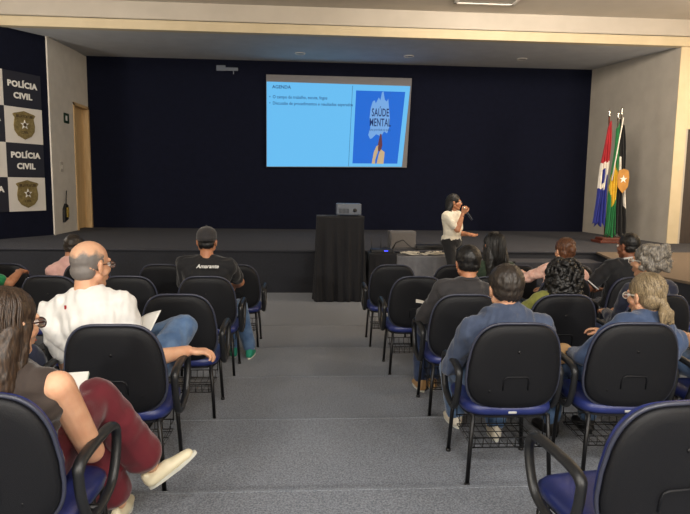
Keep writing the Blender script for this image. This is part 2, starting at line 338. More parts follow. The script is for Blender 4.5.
# banner high on back wall
t = empty('wall_sign', (-1.78,14.10,4.32), 0, 'tiny white nameplate high on the navy wall left of the screen', 'sign')
MB().box((-.13,0,.01),(.2,.012,.12)).build('plate', M['silver'], t); MB().box((.11,0,-.01),(.28,.012,.07)).build('strip', M['silver'], t); MB().box((.15,0,-.07),(.02,.01,.1)).build('tab', M['silver'], t)

# ------------------------------------------------------------------ projection screen
def sp(x, y, yy=14.02): return (-.88+(x-267)*.02290, yy, 4.2-(y-75)*.02245)
def spoly(pts, yy, th=.004):
    mb = MB(); n = len(pts); A = [sp(x,y,yy) for x,y in pts]+[sp(x,y,yy+th) for x,y in pts]
    return mb.add(A, [tuple(range(n))[::-1], tuple(range(n,2*n))]+[(i,(i+1)%n,(i+1)%n+n,i+n) for i in range(n)])
def glow(n, c, s): return mat(n, (10,10,12), .9, emit=c, es=s)
t = empty('projection_screen', (0,0,0), 0, 'wide projection screen hanging on the navy back wall, showing a blue slide', 'screen')
spoly([(266.5,75),(411.5,75),(408.5,165.3),(266.5,167)], 14.02, .03).build('canvas', mat('screen_canvas', (118,116,118), .8), t)
spoly([(267,82),(410,83),(403.5,164.6),(267,166.5)], 14.012).build('slide', glow('slide_light', (104,192,246), .80), t)
G = {'pic': glow('slide_picture_blue', (24,112,226), .72), 'ink': glow('slide_ink', (52,104,168), .45), 'line': glow('slide_rule', (60,130,190), .5), 'cloud': glow('slide_paint', (122,176,238), .74), 'ink2': glow('slide_ink_dark', (32,70,140), .4)}
spoly([(351.8,84),(352.2,84),(349.3,164.8),(348.9,164.8)], 14.006).build('divider', G['line'], t)
pic = spoly([(355.6,88.6),(405,88.9),(398.7,161.5),(353,162)], 14.004).build('picture', G['pic'], t)
cl = [(371,139),(369,135),(370,131),(371,128),(370,118),(371,108),(373,101),(375,100),(376,103),(379,97),(380.5,100),(382,92),(383.5,91),(385,99),(387,101),(388.5,98),(389.5,108),(390.5,118),(390,127),(388,133),(385,131),(382,136),(377,134),(373,138)]
spoly([(x-.5,y-2) for x, y in cl], 13.998).build('paint_stroke', G['cloud'], pic)
def stext(body, x, y, size, m, par, **k): return text('lettering', body, size, sp(x,y,13.995), (PI/2,0,0), m, par, ext=.0008, **k)
stext('SAÚDE', 380.3, 110.5, .25, G['ink2'], pic, sx=.50, bold=.004); stext('MENTAL', 380.3, 120.5, .25, G['ink2'], pic, sx=.50, bold=.004); stext('uma prioridade de todos', 380.5, 127.5, .08, G['ink'], pic, sx=.6)
hand_g = glow('slide_hand', (226,196,150), .62)
for pts, m_, nm in [([(373,162),(375,150),(377.5,144),(379.5,143),(379,150),(376.5,158),(376.5,162)], hand_g, 'hand_picture'), ([(378,162),(380,152),(382,147),(386,150),(385,162)], hand_g, 'hand_picture'),
                    ([(378.5,145),(380,137),(381,131.5),(382.5,132),(383.5,143),(382,149),(379.5,149)], glow('slide_brush', (130,74,86), .45), 'brush_picture')]:
    spoly([(x-.5,y) for x, y in pts], 13.997).build(nm, m_, pic)
stext('AGENDA', 272.5, 87.2, .10, G['ink'], t, align='LEFT', bold=.002)
stext('•  O campo do trabalho, escuta, fogos', 269.5, 97.0, .098, G['ink'], t, align='LEFT', bold=.001, sx=.86)
stext('•  Discussão de procedimentos e resultados esperados', 269.5, 103.2, .098, G['ink'], t, align='LEFT', bold=.001, sx=.86)

# ------------------------------------------------------------------ lectern, table, equipment
def drape(x0, x1, y0, y1, z0, z1, amp, flare, nf, seed, rnd=.04):
    r = random.Random(seed); N = 240; L = 44; mb = MB(); v = []
    per = 2*((x1-x0)+(y1-y0)); cx, cy = (x0+x1)/2, (y0+y1)/2
    ph = [r.random()*6 for _ in range(6)]
    for l in range(L+1):
        q = l/L; z = z1+(z0-z1)*q
        for i in range(N):
            s = i/N*per; w_ = x1-x0; d_ = y1-y0
            if s < w_: x, y, nx, ny = x0+s, y0, 0, -1
            elif s < w_+d_: x, y, nx, ny = x1, y0+s-w_, 1, 0
            elif s < 2*w_+d_: x, y, nx, ny = x1-(s-w_-d_), y1, 0, 1
            else: x, y, nx, ny = x0, y1-(s-2*w_-d_), -1, 0
            a = i/N*2*PI
            g = math.sin(a*nf+ph[0]+2.2*q*math.sin(a*2+ph[1]))+.6*math.sin(a*nf*.53+ph[2]+3*q)+.4*math.sin(a*nf*1.9+ph[3]-2*q)
            g = g*amp*min(1, q*3)*(.5+.7*q)+flare*q**2.2
            x += nx*g+(x-cx)*.0*q; y += ny*g
            v.append((x, y, z))
    f = [(l*N+i, l*N+(i+1)%N, (l+1)*N+(i+1)%N, (l+1)*N+i) for l in range(L) for i in range(N)]
    f.append(tuple(range(N))[::-1]); f.append(tuple(L*N+i for i in range(N))); mb.add(v, f); return mb
LX, LY = .53, 9.12
t = empty('lectern', (LX,LY,0), 0, 'tall lectern fully draped in black velvet in front of the stage', 'lectern')
MB().b2((-.33,-.20,0),(.33,.20,1.262)).build('body', M['black'], t)
drape(-.352,.352,-.225,.225,.004,1.285,.016,.035,15,3).build('drape', M['velvet'], t, True)
t = empty('projector', (.655,9.07,1.29), 0, 'silver projector standing on the black draped lectern', 'projector')
MB().b2((-.185,-.13,.012),(.185,.13,.185)).build('body', M['silver'], t, bevel=.018, seg=3)
MB().tube([(.09,-.128,.085),(.09,-.145,.085)], .028, 16).build('lens', M['black'], t, True)
v_ = MB(); [v_.b2((-.15+i*.02,-.134,.04),(-.142+i*.02,-.129,.11)) for i in range(8)]; v_.build('vent', M['black'], t)
f_ = MB(); [f_.b2((x-.012,y-.012,0),(x+.012,y+.012,.014)) for x in (-.15,.15) for y in (-.1,.1)]; f_.build('foot', M['black'], t)
t = empty('equipment_table', (1.19,9.22,0), 0, 'small table under black cloth beside the lectern', 'table')
MB().b2((-.19,-.17,0),(.19,.17,.70)).build('table_top', M['black'], t); drape(-.21,.21,-.19,.19,.004,.715,.012,.03,11,5).build('cloth', M['velvet'], t, True)
t = empty('wireless_receiver', (1.19,9.22,.72), 0, 'black wireless receiver with thin antennas and a blue light', 'receiver')
MB().b2((-.17,-.10,0),(.17,.10,.05)).build('case', M['black'], t, bevel=.006)
for x in (-.14,.0,.14): MB().tube([(x,.08,.04),(x*1.12,.08,.22)], .005, 6).build('antenna', M['black'], t, True)
MB().box((.06,-.102,.03),(.06,.004,.014)).build('indicator', glow('blue_led', (60,70,255), 2.5), t)
t = empty('speaker_box', (1.62,9.95,ZS), rad(3), 'small grey speaker box standing on the front edge of the stage', 'speaker')
MB().b2((-.22,-.12,0),(.22,.12,.30)).build('cabinet', M['speaker_grey'], t, bevel=.015, seg=3)
MB().b2((-.195,-.128,.03),(.195,-.119,.27)).build('grille', mat('grille_cloth', (98,94,92), .85, bump=.8, bscale=300), t, bevel=.004)
t = empty('lit_front_block', (1.87,9.36,0), 0, 'low grey cloth-covered block standing for the lit section of the stage front', 'table')
MB().b2((-.42,-.15,0),(.42,.2,.64)).build('table_top', M['lit_front'], t); drape(-.44,.44,-.17,.215,.004,.66,.006,.01,17,9).build('cloth', M['lit_front'], t, True)  # cloth-covered block stands for a lit section of the stage front
cb = MB(); r_ = random.Random(4)
for k in range(16):
    x = r_.uniform(-.38,.3); p = []
    cx, cy, R_ = x, r_.uniform(-.1,.1), r_.uniform(.03,.08)
    for i in range(26): a = i*.5; p.append((cx+R_*math.cos(a)*(1+.1*math.sin(i))+i*.004, cy+R_*.7*math.sin(a), .012+.04*r_.random()*(k % 3)/2+i*.0004))
    cb.tube(p, .0075, 6)
tag(cb.build('cable_pile', M['cable_white'], None, True), 'tangled off-white cables heaped on the low grey block', 'cables').location = (1.87,9.37,.663)
t = empty('equipment_case', (2.12,9.9,ZS), 0, 'flat black equipment case lying on the stage edge behind the presenter', 'case')
MB().b2((-.28,-.14,0),(.28,.14,.07)).build('case_body', M['black'], t, bevel=.01); MB().b2((-.05,-.155,.025),(.05,-.138,.045)).build('handle', M['steel'], t)
ck = MB(); ck.tube([(1.45,9.8,ZS+.006),(1.5,9.76,ZS+.12),(1.62,9.78,ZS+.16),(1.75,9.72,ZS+.04),(1.9,9.74,ZS+.008)], .008, 8)
tag(ck.build('black_cable', M['black'], None, True), 'black cable arching in front of the grey speaker box', 'cable')

# ------------------------------------------------------------------ flags
t = empty('flag_stand', (5.98,11.35,ZS), 0, 'dark reddish wooden base holding the three flagpoles', 'flag stand')
MB().b2((-.30,-.20,0),(.30,.20,.05)).build('plinth', M['red_wood'], t, bevel=.008); MB().b2((-.24,-.15,.05),(.24,.15,.10)).build('upper_tier', M['red_wood'], t, bevel=.008)
FC = {k: fabric('flag_'+k, c, bump=.1) for k, c in {'red':(150,26,36),'white':(206,200,190),'blue':(28,38,120),'green':(24,104,56),'yellow':(196,160,40),'black':(16,16,18),'gold':(158,112,50)}.items()}
def flag(bx, tx, tz, top, dx, w0, w1, L, cols, fn, label, seed, lean=0):
    t = empty('flag', (bx,11.4+{1:.04,2:-.03,4:.06}[seed],ZS+.10), 0, label, 'flag', 'flags on poles at the right of the stage')
    T = V(tx-bx, lean, tz-ZS-.10)
    MB().tube([(0,0,-.04), T], .014, 10).build('pole', M['red_wood'] if seed == 1 else M['chrome'], t, True)
    fin = MB(); fin.tube([T+V(0,0,z) for z in (0,.02,.05,.09,.16)], [.012,.022,.012,.024,.002], 10).build('finial', M['chrome'], t, True)
    NU, NV = 46, 60; vs = []; r = random.Random(seed); ph = r.random()*6
    A = T*(top)
    for j in range(NV+1):
        v = j/NV; w_ = (w0+(w1-w0)*v**.7); off = dx*v
        zz = A[2]-L*v
        for i in range(NU+1):
            u = i/NU; ft = (u-.5)
            x = A[0]+off+ft*w_+.012*math.sin(9*v+ph+u*5)
            y = A[1]-.03+.045*math.sin(u*PI*7+ph+1.5*v)*(.4+.6*v)-.03*v
            vs.append((x, y, zz+(.05*math.sin(u*PI*5+ph)*v-.10*abs(ft)*(1 if v > .9 else 0))-.12*(u*(1 if dx > 0 else 0)+(1-u)*(1 if dx < 0 else 0))*(1-v)))
    f = []; mi = []
    for j in range(NV):
        for i in range(NU): f.append((j*(NU+1)+i, j*(NU+1)+i+1, (j+1)*(NU+1)+i+1, (j+1)*(NU+1)+i)); mi.append(fn(i/NU, j/NV))
    mb = MB(); mb.add(vs, f); mb.mi = mi; o = mb.build('cloth', [FC[c] for c in cols], t, True)
    s = o.modifiers.new('s', 'SOLIDIFY'); s.thickness = .004
    return t, o
def f1(u, v):
    if v < .38: return 0
    if v < .64: return 2 if (abs(u-.35) < .16 and .44 < v < .6) or (u > .7 and v > .5) else 1
    return 2
flag(5.90, 5.84, 3.12, .97, -.12, .07, .20, 1.98, ['red','white','blue'], f1, 'red, white and blue flag, leftmost of the three on the stage', 1)
def f2(u, v): return 1 if (.34 < v < .72 and abs(u-.5) < .42*(1-abs((v-.53)/.19))+.12) else 0
flag(5.97, 5.99, 3.08, .97, -.05, .07, .19, 2.16, ['green','yellow'], f2, 'green and yellow flag, middle one of the three on the stage', 2, .02)
def f3(u, v): return 1 if (.30 < v < .47 and u < .55) or (v > .47 and v < .74 and u > .86) else 0
tt, oo = flag(6.05, 6.08, 3.16, .97, .06, .09, .27, 2.22, ['black','white'], f3, 'black and white flag with gold star badge, rightmost of the three', 4, -.03)
MB().prism([(-.095,.20),(-.12,.08),(-.10,-.12),(0,-.24),(.10,-.12),(.12,.08),(.095,.20),(0,.23)], -.004, .004, axis='y').build('badge', FC['gold'], tt, bevel=.002).location = (.07,-.17,1.10)
MB().prism([(math.sin(2*PI*i/10)*(.08 if i % 2 == 0 else .03), math.cos(2*PI*i/10)*(.08 if i % 2 == 0 else .03)) for i in range(10)], -.004, .004, axis='y').build('star', FC['white'], tt).location = (.07,-.178,1.13)
MB().tube([(0,0,0),(-.17,-.04,-1.2)], .012, 8).build('cross_pole', FC['white'], tt, True).location = (.02,-.12,2.3)

# ------------------------------------------------------------------ chair
def outline(w, h, n=56, taper=.0, p=4.2, top=.0):
    o = []
    for i in range(n):
        a = 2*PI*i/n; c, s = math.cos(a), math.sin(a)
        x = math.copysign(abs(c)**(2/p), c)*w/2; z = math.copysign(abs(s)**(2/p), s)*h/2
        zz = z/h+.5; x *= 1-taper*(zz-.35)**2*(1.9 if zz > .35 else 1.6); o.append((x, z))
    return o
def pad(w, h, prof, taper, curve, p=4.2, n=56):   # prof: list of (scale inset metres, y)
    v = []; f = []; base = outline(w, h, n, taper, p)
    for ins, y in prof:
        kx = 1-2*ins/w; kz = 1-2*ins/h
        for x, z in base: v.append((x*kx, y+curve*((x*kx)**2)/(w/2)**2, z*kz))
    for k in range(len(prof)-1):
        for i in range(n): f.append((k*n+i, k*n+(i+1)%n, (k+1)*n+(i+1)%n, (k+1)*n+i))
    m = len(v)
    for k in (0, len(prof)-1):   # fan centre
        ys = prof[k][1]; v.append((0, ys, 0)); c = len(v)-1
        for i in range(n): a, b = k*n+i, k*n+(i+1)%n; f.append((c, b, a) if k == 0 else (c, a, b))
    return v, f
def tilt(v, a, z0, y0): R = RX(a); return (np.array(v)@R.T)+V(0, y0, z0)
def make_chair():
    t = empty('auditorium_chair')
    H_ = .455; W_ = .478; A = rad(8); zc = .661; yc = -.205
    fr = [(.20,.024),(.12,.026),(.06,.024),(.028,.018),(.010,.008),(.0,-.008),(.006,-.026),(.02,-.034)]
    v, f = pad(W_+.012, H_+.012, [(a, b) for a, b in fr], .28, .028)
    MB().add(tilt(v, A, zc, yc), f).build('back_cushion', M['vinyl'], t, True)
    rp = outline(W_+.014, H_+.014, 56, .28); rim = [(x, -.030+.028*(x/(W_/2))**2, z) for x, z in rp]
    MB().tube(tilt(rim, A, zc, yc), .0075, 8, closed=True).build('edge_trim', M['rim'], t, True)
    v, f = pad(W_+.006, H_+.006, [(.02,-.028),(.0,-.036),(.003,-.046),(.014,-.054),(.045,-.058),(.1,-.058),(.18,-.058)], .28, .028)
    sh = MB().add(tilt(v, A, zc, yc), f).build('back_shell', M['shell'], t, True)
    hp = [(-.065,-.0),(-.065,-.03),(-.058,.018),(-.045,.026),(.045,.026),(.058,.018),(.065,-.03),(.065,0)]
    path = [(-.066,-.0550,-.12),(-.066,-.0575,-.072),(-.060,-.0595,-.052),(-.045,-.061,-.045),(.045,-.061,-.045),(.060,-.0595,-.052),(.066,-.0575,-.072),(.066,-.0550,-.12)]
    MB().tube(tilt(path, A, zc, yc), .005, 8).build('support_bracket', M['shell'], sh, True)
    for x, z in ((0,.09),(-.13,-.13),(.13,-.13)): MB().tube(tilt([(x,-.056+.010*(abs(x)>0),z),(x,-.0605+.011*(abs(x)>0),z)], A, zc, yc), .008, 10).build('screw', M['steel'], sh, True)
    # seat
    n = 56; base = outline(.485, .47, n, .0, 4.5)
    v = []; f = []; prof = [(.17,.455),(.10,.457),(.05,.453),(.02,.444),(.003,.428),(0,.408),(.006,.388),(.03,.380)]
    for ins, z in prof:
        for x, y in base:
            kx = 1-2*ins/.485; ky = 1-2*ins/.47; yy = y*ky; zz = z-(.022*max(0,(yy-.10)/.13)**2 if yy > .1 else 0); v.append((x*kx, yy+.02, zz))
    for k in range(len(prof)-1):
        for i in range(n): f.append((k*n+i, (k+1)*n+i, (k+1)*n+(i+1)%n, k*n+(i+1)%n))
    v.append((0,.02,.455)); c = len(v)-1; f += [(c, i, (i+1)%n) for i in range(n)]
    v.append((0,.02,.380)); c = len(v)-1; k = (len(prof)-1)*n; f += [(c, k+(i+1)%n, k+i) for i in range(n)]
    st = MB().add(v, f).build('seat', M['vinyl'], t, True)
    b2 = outline(.455,.44,40,0,4.5); MB().prism([(x,y+.02) for x, y in b2], .370, .382).build('seat_pan', M['shell'], st)
    MB().b2((-.022,-.2205,.398),(.022,-.2150,.410)).build('label_plate', M['plate'], t, bevel=.002)
    # frame
    fb = MB(); 
    for s in (-1,1): fb.tube([(s*.20,-.19,.375),(s*.20,.20,.375)], .012, 10)
    for y in (-.12,.16): fb.tube([(-.2,y,.372),(.2,y,.372)], .012, 10)
    fb.tube([(0,-.05,.368),(0,-.14,.37),(0,-.185,.39),(0,-.20,.44),(0,-.205,.50)], [.02,.02,.02,.016,.012], 10, flat=1.6)
    fb.build('frame', M['steel'], t, True)
    for s in (-1,1):
        for y, yo in ((-.19,-.015),(.20,.015)):
            lg = MB().tube([(s*.20,y,.383),(s*.212,y+yo*.5,.2),(s*.222,y+yo,.012)], .0115, 10).build('leg', M['steel'], t, True)
            MB().tube([(s*.222,y+yo,.016),(s*.222,y+yo,0)], .0145, 10).build('foot_cap', M['black'], lg, True)
        # armrest loop
        x = s*.272; key = [(-.13,.615),(.06,.632),(.15,.622),(.185,.57),(.165,.48),(.115,.41),(.0,.380),(-.07,.385),(-.115,.44),(-.148,.545)]
        K = np.array(key); pts = []
        for i in range(len(K)):
            p0, p1, p2, p3 = K[i-1], K[i], K[(i+1)%len(K)], K[(i+2)%len(K)]
            for q in np.linspace(0,1,7)[:-1]:
                pt = .5*((2*p1)+(-p0+p2)*q+(2*p0-5*p1+4*p2-p3)*q*q+(-p0+3*p1-3*p2+p3)*q**3); pts.append((x, pt[0], pt[1]))
        ar = MB().tube(pts, [.0145 if p[2] < .59 else .0165 for p in pts], 10, closed=True, flat=1.3); ar = ar.build('armrest', M['armpad'], t, True)
        MB().tube([(s*.19,.0,.382),(x,.0,.386)], .013, 8).build('bracket', M['steel'], ar, True)
    # wire basket
    bk = MB(); z = .19
    bk.tube([(-.19,-.16,z),(.19,-.16,z),(.19,.16,z),(-.19,.16,z)], .0035, 6, closed=True)
    bk.tube([(-.195,-.165,z+.055),(.195,-.165,z+.055),(.195,.165,z+.055),(-.195,.165,z+.055)], .0035, 6, closed=True)
    for i in range(9): q = -.176+.044*i; bk.tube([(q,-.165,z+.055),(q,-.16,z),(q,.16,z),(q,.165,z+.055)], .0026, 6)
    for i in range(4): q = -.12+.08*i; bk.tube([(-.19,q,z+.002),(.19,q,z+.002)], .0026, 6)
    for s in (-1,1):
        for y in (-.15,.15): bk.tube([(s*.195,y,z+.055),(s*.198,y,.37)], .0035, 6)
    bk.build('wire_basket', M['steel'], t, True)
    return t
CH = {'L': {1: 6.32, 2: 5.25, 3: 4.19, 4: 3.14, 5: 2.06}, 'R': {1: 6.38, 2: 5.29, 3: 4.20, 4: 3.16, 5: 1.93}}
chair_list = [
 ('L1',-.70,1,0,'empty blue chair in the front row, left block, beside the aisle'), ('L1',-1.43,1,0,'empty chair in the front row just left of the man in the black cap'),
 ('L1',-2.17,1,0,'chair under the man in the pale pink shirt'), ('L1',-2.95,1,0,'empty front-row chair at the far left edge'),
 ('L2',-.82,2,0,'chair under the man in the black cap'), ('L2',-1.46,2,0,'empty chair just right of the bald man in white, one row behind the front'),
 ('L2',-2.09,2,0,'empty chair with its back directly behind the pale pink shirt'), ('L2',-2.74,2,0,'chair under the person in the green shirt at the left edge'),
 ('L3',-.83,3,0,'empty aisle chair directly in front of the bald man in the white shirt'), ('L3',-1.45,3,0,'empty chair mostly hidden by the bald man, in the row ahead of him'),
 ('L4',-.925,4,0,'chair under the bald man in the white shirt'), ('L4',-1.58,4,0,'chair holding the dark bag left of the bald man'),
 ('L5',-.99,5,-3,'nearest left chair, under the woman in maroon trousers'),
 ('R1',.92,1,0,'empty front-row aisle chair of the right block, beside the equipment table'), ('R1',1.585,1,0,'empty front-row chair directly below the presenter'),
 ('R1',2.23,1,0,'empty front-row chair ahead of the woman in dark green'), ('R1',2.85,1,0,'empty front-row chair ahead of the woman with the hair bun'),
 ('R2',.975,2,0,'empty aisle chair in the second row of the right block'), ('R2',1.63,2,0,'chair under the woman in dark green with long black hair'),
 ('R2',2.28,2,0,'chair under the woman with the hair bun'), ('R2',2.90,2,4,'chair under the man in the black polo shirt'), ('R2',3.62,2,16,'chair at the right edge with a dark jacket hung on it'),
 ('R3',1.10,3,0,'chair under the man in black writing beside the aisle'), ('R3',1.79,3,0,'chair under the woman with curly black hair'), ('R3',2.47,3,0,'chair under the woman with short grey hair'),
 ('R4',1.085,4,0,'chair under the man in the denim shirt beside the aisle'), ('R4',1.72,4,-2,'chair under the woman with the streaked ponytail'), ('R4',2.38,4,0,'chair at the right edge beside the ponytailed woman'),
 ('R5',1.13,5,7,'nearest empty blue chair at the lower right corner')]
proto = make_chair(); kids = [(c, list(c.children)) for c in proto.children]
for i, (blk, x, row, rz, lb) in enumerate(chair_list):
    if i == 0: c = proto
    else:
        c = proto.copy(); COL.objects.link(c)
        for ch, gr in kids:
            d = ch.copy(); COL.objects.link(d); d.parent = c
            for g in gr: e = g.copy(); COL.objects.link(e); e.parent = d
    c.location = (x, CH[blk[0]][row], RS*row); c.rotation_euler = (0,0,rad(rz))
    tag(c, lb, 'chair', 'auditorium chairs in rows')

# ------------------------------------------------------------------ people
def ik(a, tgt, l1, l2, pole):
    a = np.asarray(a, float); tgt = np.asarray(tgt, float); d = tgt-a; L = np.linalg.norm(d); mx = (l1+l2)*.995
    if L > mx: tgt = a+d/L*mx; d = tgt-a; L = mx
    if L < abs(l1-l2)+.02: L = abs(l1-l2)+.02; tgt = a+nrm(d)*L; d = tgt-a
    u = d/L; p = np.asarray(pole, float); p = nrm(p-u*(p@u)); x = (l1*l1-l2*l2+L*L)/(2*L); h = math.sqrt(max(0, l1*l1-x*x))
    return a+u*x+p*h, tgt
def hand(mb, W, d, nb, side, curl=.5, k=1.):
    # d: direction of the hand, nb: normal out of the back of the hand, side: +1 thumb lies along lat
    d = nrm(d); nb = nrm(nb-d*(nb@d)); lat = np.cross(d, nb)*side
    for i, (o, L) in enumerate(((.031,.066),(.0105,.075),(-.0105,.070),(-.031,.054))):
        K = W+d*(.088-abs(i-1.2)*.004)*k+lat*o*k
        mb.cap(W+lat*o*.45*k+d*.01, K, .0145*k, .0115*k, 10)
        a = curl*.45; p = K; dd = d
        for j, fr in enumerate((.46,.31,.23)):
            dd = nrm(d*math.cos(a)-nb*math.sin(a)+lat*o*1.4); q = p+dd*L*k*fr*1.05; mb.cap(p, q, (.0098-.001*j)*k, (.0092-.001*j)*k, 10); p = q; a += curl*(.75+.1*j)
    mb.ell(W+d*.045*k-nb*.006, (.036*k,.046*k,.016*k), np.array([lat, d, nb]).T)
    t0 = W+d*.018*k+lat*.022*k; t1 = W+d*.055*k+lat*.052*k-nb*.012*k; t2 = t1+nrm(d*.9+lat*.25-nb*(.35+.3*curl))*.034*k; t3 = t2+nrm(d-lat*.15-nb*(.4+.4*curl))*.026*k
    mb.cap(t0, t1, .0165*k, .0125*k, 10); mb.cap(t1, t2, .012*k, .0105*k, 10); mb.cap(t2, t3, .0105*k, .0085*k, 10)
def shoe(P, ankle, yaw, m, name='shoe', k=1., pitch=0, low=False):
    mb = MB(); R = RZ(yaw)@RX(pitch); A = V(*ankle)
    def q(x, y, z): return A+R@(V(x,y,z)*k)
    mb.cap(q(0,-.035,-.055), q(0,.05,-.058), .034*k, .037*k); mb.cap(q(0,.05,-.058), q(.0,.145,-.068), .038*k, .030*k, ax=R@V(0,0,1), fl=.8)
    if not low: mb.cap(q(0,-.03,-.04), q(0,-.02,-.0), .036*k, .036*k); mb.cap(q(0,0,-.02), q(0,.08,-.052), .034*k, .026*k)
    else: mb.cap(q(0,-.045,-.05), q(0,-.045,-.025), .026*k, .022*k)
    o = blob(name, mb, .006, m, P, 3)
    s = MB(); pts = [(.036*math.cos(a)*(1 if math.sin(a) > 0 else .85), .05+.135*math.sin(a)*(1. if math.sin(a) > 0 else .88)) for a in np.linspace(0,2*PI,25)[:-1]]
    v = [q(x,y,-.092) for x,y in pts]+[q(x,y,-.076) for x,y in pts]; n = 24
    s.add(v, [tuple(range(n)), tuple(range(n,2*n))[::-1]]+[(i,i+n,(i+1)%n+n,(i+1)%n) for i in range(n)]).build('sole', M['sole'] if m not in (M['shoe_black'],) else M['black'], o)
    return o
def person(label, loc, rz, top, skin='tan', hip=.55, neck=(0,-.08), build=1., shw=.19, head=(0,0,0), hs=1., hair=('short','black'), shoff=None, flare=0, legs=1., armk=1.06, sidehair=True, arms=None, feet=None, shirt='black', sleeve='short', pants='jeans',
           shoes='shoe_black', low=False, curl=(.6,.6), hdir=(None,None), hback=(None,None), knee=(None,None), vox=.006, stand=False, belly=0, collar=None, cuff=None, glasses=None, stretch=1., group=None, footyaw=(0,0), footpitch=(0,0), skirt=False, sh_drop=.05, elbow=(None,None), neck_open=0):
    P = empty('person', loc, rz, label, 'person', group); b = build
    Hp = V(0, 0, hip); N = V(neck[0], neck[1], top-.262*hs); ax = nrm(N-Hp)
    side = nrm(V(1, 0, -neck[0]/max(.3, N[2]-hip)*.8)); fwd = nrm(np.cross(ax*1., side)*-1.)
    if fwd[1] < 0: fwd = -fwd
    Sh = {s: N-V(0,0,sh_drop)+side*s*(shw-.022)+fwd*.0 for s in (-1,1)}
    shw_ = shw
    for s, o_ in (shoff or {}).items(): Sh[s] = Sh[s]+V(*o_)
    la, lf = .285*stretch, .25*stretch; lt, ls = .43*stretch*legs, .42*stretch*legs
    arms = arms or {}; feet = feet or {}
    tgt = {s: V(*arms.get(s, (s*.10,.30,.66))) for s in (-1,1)}
    E = {}; Wr = {}
    for s in (-1,1):
        pole = elbow[(s+1)//2] if elbow[(s+1)//2] is not None else V(s*.35,-.5,-.8)
        E[s], Wr[s] = ik(Sh[s], tgt[s], la, lf, pole)
    Hj = {s: Hp+V(s*.088*b,.02,-.01) for s in (-1,1)}; K = {}; An = {}
    for s in (-1,1):
        ft = V(*feet.get(s, (s*.13,.50,.09))); kp = knee[(s+1)//2] if knee[(s+1)//2] is not None else V(s*.05,.6,.8)
        if stand: kp = V(0,1,0)
        K[s], An[s] = ik(Hj[s], ft, lt, ls, kp)
    Rt = np.array([side, fwd, ax]).T
    def torso(mb, e, full=True):
        mb.ell(Hp+V(0,0,.015), V(.165,.125,.12)*b+e, Rt)
        mb.ell(lerp(Hp,N,.33)+fwd*(.012+belly*.5), V(.148,.108+belly,.15)*b+e, Rt)
        mb.ell(lerp(Hp,N,.66), V(.158,.112,.17)*b+e, Rt)
        mb.ell(lerp(Hp,N,.82), V(.15,.095,.09)*b+e, Rt)
        q_ = .02 if sleeve != 'none' or e < 0 else .06
        mb.cap(Sh[-1]+V(q_,0,-.0), Sh[1]-V(q_,0,0), .054*b**.5+e, .054*b**.5+e)
        for s in (-1,1):
            mb.cap(N+V(s*.035,0,-.01), Sh[s]+V(-s*(.01 if sleeve != 'none' or e < 0 else .055),0,.008), .038*b+e, .042*b+e); mb.ell(Sh[s]+V(0,0,-.012), V(.052,.054,.060)*b**.5+e) if sleeve != 'none' or e < 0 else None
            mb.cap(Sh[s]+V(-s*.055,0,-.06), lerp(Hp,N,.4)+side*s*.075*b, .068*b+e, .07*b+e)
    # head frame
    Rh = RZ(rad(head[0]))@RX(rad(head[1]))@RY(rad(head[2])); HC = N+V(0,.012,0)+Rh@V(0,.018,.145*hs)
    def h(x, y, z): return HC+Rh@(V(x,y,z)*hs)
    body = MB(); e0 = -.014; torso(body, e0)
    for s in (-1,1):
        body.cap(Sh[s], E[s], .047*b*armk, .038*b*armk); body.cap(E[s], lerp(E[s],Wr[s],.35), .037*b*armk, .038*b*armk); body.cap(lerp(E[s],Wr[s],.35), Wr[s], .038*b*armk, .025*b*armk)
        dd = hdir[(s+1)//2]; dd = nrm((Wr[s]-E[s])*V(1,1,1 if stand or Wr[s][2] < E[s][2] else .1)) if dd is None else nrm(V(*dd)); nb = hback[(s+1)//2]; nb = V(s*.25,0,1.) if nb is None else V(*nb)
        hand(body, Wr[s]+dd*.005, dd, nb, -s*(1 if np.cross(dd, nrm(nb))@V(1,0,0)*1 > 0 else -1) if abs((np.cross(dd,nrm(nb)))[0]) > .3 else 1, curl[(s+1)//2], .97*b**.5)
        if not stand: body.cap(Hj[s], K[s], .07*b, .052*b)
        else: body.cap(Hj[s], K[s], .075*b, .05*b)
        body.cap(K[s], An[s], .05*b, .034*b)
    body.cap(N-V(0,0,.05), N+V(0,.01,.03)+Rh@V(0,.0,.05), .056*b**.7, .052*b**.5)
    body.cap(N+V(0,.01,.02), h(0,-.025,-.045), .055*b**.5, .05)
    body.ell(h(0,-.012,.032), V(.074,.093,.083)*hs, Rh); body.ell(h(0,.03,-.032), V(.060,.062,.072)*hs, Rh); body.ell(h(0,-.04,-.02), V(.064,.055,.06)*hs, Rh)
    body.cap(h(0,.062,-.094), h(0,.05,-.085), .021*hs, .028*hs); 
    for s in (-1,1):
        body.cap(h(s*.05,.0,-.055), h(s*.018,.06,-.092), .024*hs, .018*hs); body.cap(h(s*.036,.062,-.022), h(s*.05,.035,-.03), .022*hs, .024*hs)
        body.cap(h(s*.012,.083,.024), h(s*.045,.068,.026), .010*hs, .010*hs)
        body.ell(h(s*.077,-.008,-.008), V(.010,.020,.032)*hs, Rh@RZ(s*.35)); body.ell(h(s*.081,-.014,.004), V(.009,.014,.018)*hs, Rh@RZ(s*.5))
    body.cap(h(0,.086,.012), h(0,.105,-.026), .008*hs, .0125*hs); body.cap(h(-.012,.094,-.030), h(.012,.094,-.030), .009*hs, .009*hs)
    body.cap(h(-.016,.087,-.056), h(.016,.087,-.056), .0078*hs, .0078*hs); body.cap(h(-.014,.085,-.068), h(.014,.085,-.068), .009*hs, .009*hs)
    blob('body', body, vox, SKIN[skin], P, 2)
